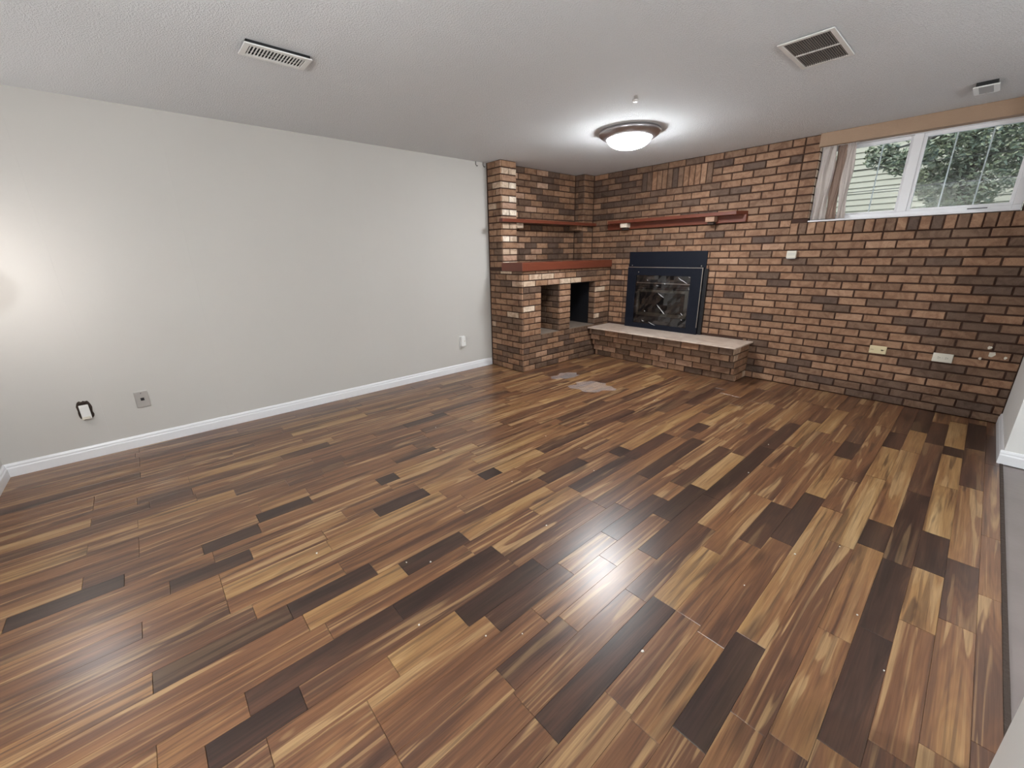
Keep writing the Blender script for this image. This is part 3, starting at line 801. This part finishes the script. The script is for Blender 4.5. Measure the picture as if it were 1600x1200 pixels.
# ---------------------------------------------------------------- plates and switches
t = thing('wall_socket', 'white double socket plate low on the brick wall, right one', 'socket', (3.707, -.004, .444))
part(G().box(3.651, 3.764, -.009, -.002, .409, .478), 'plate', M_ivory, t, bevel=.003)
for x in (3.686, 3.729):
    r = part(G().tube((x, -.008, .4435), (x, -.0103, .4435), .0145, 20), 'receptacle', M_ivory, t)
    for dz in (-.005, .005): part(G().box(x - .006, x + .001, -.0112, -.0100, .4435 + dz - .001, .4435 + dz + .001), 'slot', M_black, r)
    part(G().box(x + .005, x + .009, -.0112, -.0100, .4415, .4455), 'slot', M_black, r)
part(G().tube((3.7075, -.009, .4435), (3.7075, -.0105, .4435), .003, 8), 'screw', M_steel, t)
t = thing('wall_plate', 'cream telephone plate low on the brick wall, left of the white socket', 'plate', (3.317, -.004, .448))
part(G().box(3.261, 3.373, -.009, -.002, .414, .480), 'plate', M_cream, t, bevel=.003)
part(G().prism([(3.335, .448), (3.346, .440), (3.353, .444), (3.362, .452), (3.352, .449), (3.343, .452)], -.012, -.0085, lambda a, b, c: (a, c, b)), 'jack', M_dark, t)
part(G().box(3.268, 3.290, -.0098, -.0085, .444, .4465), 'slot', M_dark, t)
t = thing('thermostat', 'small ivory thermostat on the brick wall under the window corner', 'thermostat', (2.555, -.01, 1.23))
part(G().box(2.516, 2.594, -.032, -.002, 1.198, 1.262), 'housing', M_ivory, t, bevel=.005)
for i in range(4): part(G().box(2.526, 2.584, -.0335, -.031, 1.222 + i * .006, 1.2245 + i * .006), 'vent_line', M_steel, t)
part(G().box(2.52, 2.59, -.028, -.02, 1.192, 1.199), 'lever', M_steel, t)

t = thing('wall_socket', 'white socket with a plug-in box on the pale wall near the brick pier', 'socket', (.01, -1.985, .335))
part(G().box(.0005, .006, -2.022, -1.948, .275, .405), 'plate', M_white, t, bevel=.002)
part(G().box(.006, .040, -2.012, -1.955, .292, .402), 'plug_box', M_white, t, bevel=.006)
part(G().tube((.040, -1.975, .35), (.0415, -1.975, .35), .008, 14), 'button', M_ivory, t)
t = thing('cable_plate', 'brushed metal plate with a black jack, low on the pale left wall', 'plate', (.003, -4.735, .34))
part(G().box(.0005, .007, -4.775, -4.700, .281, .398), 'plate', M_steel, t, bevel=.002)
part(G().box(.007, .0095, -4.746, -4.726, .33, .35), 'jack', M_fgrey, t, bevel=.001)
part(G().box(.0095, .0105, -4.741, -4.731, .336, .344), 'jack_hole', M_black, t)
part(G().tube((.007, -4.737, .383), (.0082, -4.737, .383), .003, 8), 'screw', M_fgrey, t)
# torn hole with hanging cover
t = thing('broken_socket_box', 'white box hanging crooked in a torn dark hole, low on the left wall', 'socket', (.005, -5.03, .33))
ring = []; rr = random.Random(11)
n = 26
for i in range(n):
    a = 2 * math.pi * i / n; sx = .036; sz = .063
    ca, sa = math.cos(a), math.sin(a); q = (abs(ca) ** 4 + abs(sa) ** 4) ** -.25
    ring.append((-5.028 + sx * ca * q * rr.uniform(.94, 1.08), .333 + sz * sa * q * rr.uniform(.94, 1.06)))
inner = [(-5.028 + (a + 5.028) * .80, .333 + (b - .333) * .82) for a, b in ring]
g = G(); v = [(.0022, a, b) for a, b in ring] + [(.004, a, b) for a, b in inner]
g.add(v, [(i, (i + 1) % n, n + (i + 1) % n, n + i) for i in range(n)])
part(g, 'torn_edge', M_dark, t)
part(G().box(-.05, -.0045, -5.06, -4.996, .283, .387), 'dark_cavity', M_dark, t)
cv = part(G().box(.004, .034, -5.052, -5.006, .278, .372), 'white_cover', M_white, t, bevel=.004)
cv.rotation_euler = (0, 0, .12)
part(G().box(.030, .037, -5.050, -5.010, .279, .296), 'lip', M_ivory, t, bevel=.002)

# ---------------------------------------------------------------- things on the floor
def film_on_floor(name, cx, cy, lx, ly, seed, label):
    nx, ny = 30, 22; g = G(); v = []
    for j in range(ny + 1):
        for i in range(nx + 1):
            a, b = i / nx * 2 - 1, j / ny * 2 - 1
            e = (1 + .55 * mathutils.noise.noise(Vector((a * 1.7, b * 1.7, seed)))) * (1 - .25 * a * a * b * b)
            x = cx + lx * a * e; y = cy + ly * b * e
            h = max(0, mathutils.noise.noise(Vector((x * 9, y * 9, seed)))) * .022 + abs(mathutils.noise.noise(Vector((x * 30, y * 22, seed + 3)))) * .008
            h *= max(0, 1 - (a * a + b * b) * .45)
            v.append((x, y, .0012 + h))
    g.add(v, [(j * (nx + 1) + i, j * (nx + 1) + i + 1, (j + 1) * (nx + 1) + i + 1, (j + 1) * (nx + 1) + i) for j in range(ny) for i in range(nx)])
    tag(g.obj(name, M_film2, smooth=True), label, 'plastic film')
film_on_floor('plastic_film', 1.42, -1.42, .17, .16, 2.2, 'crumpled clear plastic film on the floor, larger piece')
film_on_floor('plastic_film', .98, -1.32, .11, .15, 5.7, 'crumpled clear plastic film on the floor, smaller piece nearer the brick store')
rf = random.Random(5)
spots = [(2.05, -4.25), (2.38, -3.98), (2.45, -3.9), (2.9, -3.95), (2.98, -3.85), (2.62, -3.35), (3.3, -3.6), (3.42, -3.05), (3.5, -2.7), (3.62, -2.5), (2.2, -3.2), (1.9, -2.6),
         (3.1, -2.1), (3.75, -2.9), (2.7, -4.1), (1.2, -3.1), (3.05, -1.6), (2.45, -2.75), (3.85, -3.1), (2.05, -1.35)]
for x, y in spots:
    s = rf.uniform(.0025, .005); g = G()
    a = rf.uniform(0, 3); pts = [(x + s * rf.uniform(.6, 1.4) * math.cos(a + k * 1.257), y + s * rf.uniform(.6, 1.4) * math.sin(a + k * 1.257)) for k in range(5)]
    g.prism(pts, .0003, .0025)
    tag(g.obj('white_fleck', M_fleck), 'tiny white fleck of debris lying loose on the laminate floor', 'debris', 'white flecks scattered on the floor')
g = G().prism([(.570, -.98), (.577, -.982), (.577, -.972), (.571, -.968)], 1.1883, 1.1915)
tag(g.obj('white_fleck', M_fleck), 'white fleck lying on the front edge of the red mantel', 'debris')
g = G().tube((1.221, -.001, 1.505), (1.221, -.022, 1.505), .004, 8).tube((1.221, -.020, 1.505), (1.221, -.024, 1.521), .004, 8)
tag(g.obj('wall_hook', M_steel), 'small grey hook on the brick wall just under the long shelf', 'hook')
# paint drips on the brick near the right corner
for (u, z, s, lab) in ((3.93, .56, .012, 'top'), (3.95, .51, .017, 'middle'), (3.90, .47, .009, 'lower left'), (4.02, .495, .010, 'right')):
    g = G(); pts = [(u + s * rf.uniform(.5, 1.2) * math.cos(k * .785), z + s * 1.4 * rf.uniform(.5, 1.2) * math.sin(k * .785)) for k in range(8)]
    g.prism(pts, -.0045, -.0005, lambda a, b, c: (a, c, b))
    tag(g.obj('paint_splash', M_ivory), 'whitish paint splash on the dark bricks by the right corner, %s one' % lab, 'paint splash', 'paint splashes on the brick')

# ---------------------------------------------------------------- outdoors
struct(G().box(-6, 14, .26, 12, 1.0, 1.32).obj('ground_outside', M_ground), 'ground outside the window')
hs = thing('neighbour_house', 'pale lap-sided house wall seen through the window', 'house', (2.5, 5.1, 1.32)); hs['kind'] = 'structure'
part(G().box(-4, 9, 5.02, 5.3, 1.32, 6.5), 'wall_core', M_side, hs)
for i in range(44):
    z = 1.34 + i * .092
    nm = part(G().prism([(0.0, 0), (-.002, .096), (.0, .096), (.022, 0)], -4, 9, lambda a, b, c, z=z: (c, 5.0 - a * 1.0 + (0), z + b)), 'siding_board', M_side, hs)
# tree in front of it
tr = thing('tree', 'leafy dark tree outside the right part of the window', 'tree', (3.25, 3.4, 1.32))
g = G().tube((3.42, 3.6, 1.3), (3.30, 3.6, 3.2), .07, 10, .05, .1)
g.tube((3.34, 3.6, 2.2), (2.7, 3.4, 3.0), .025, 7, .012).tube((3.33, 3.6, 2.0), (3.8, 3.4, 2.9), .03, 7, .012)
part(g, 'trunk', M_bark, tr)
def leaves(centres, n, seed, par, nm):
    r = random.Random(seed); g = G()
    for _ in range(n):
        c, R_ = r.choice(centres)
        d = Vector((r.gauss(0, 1), r.gauss(0, .8), r.gauss(0, .8))).normalized() * R_ * r.random() ** .4
        p = Vector(c) + d; s = r.uniform(.02, .045)
        u = Vector((r.uniform(-1, 1), r.uniform(-1, 1), r.uniform(-.8, .3))).normalized(); w_ = u.orthogonal().normalized()
        w_ = (w_ + u.cross(w_) * r.uniform(-1, 1)).normalized()
        g.add([p - u * s, p + w_ * s * .35, p + u * s, p - w_ * s * .35], [(0, 1, 2, 3)])
    o = part(g, nm, M_leaf, par); o['kind'] = 'stuff'; return o
leaves([((3.45, 3.4, 2.7), .5), ((3.15, 3.3, 2.55), .35), ((3.55, 3.5, 2.2), .38), ((3.35, 3.6, 1.85), .33), ((2.9, 3.4, 2.75), .25), ((3.1, 3.5, 2.1), .25), ((3.8, 3.5, 2.4), .35)], 11000, 4, tr, 'foliage')
part(G().tube((3.33, 3.55, 2.72), (2.74, 2.72, 2.44), .022, 7, .008).tube((3.0, 3.09, 2.57), (2.9, 2.66, 2.36), .01, 6, .005), 'branch', M_bark, tr)
leaves([((2.80, 2.65, 2.26), .15), ((2.60, 2.7, 2.38), .17), ((2.97, 2.66, 2.33), .14)], 1500, 9, tr, 'foliage')
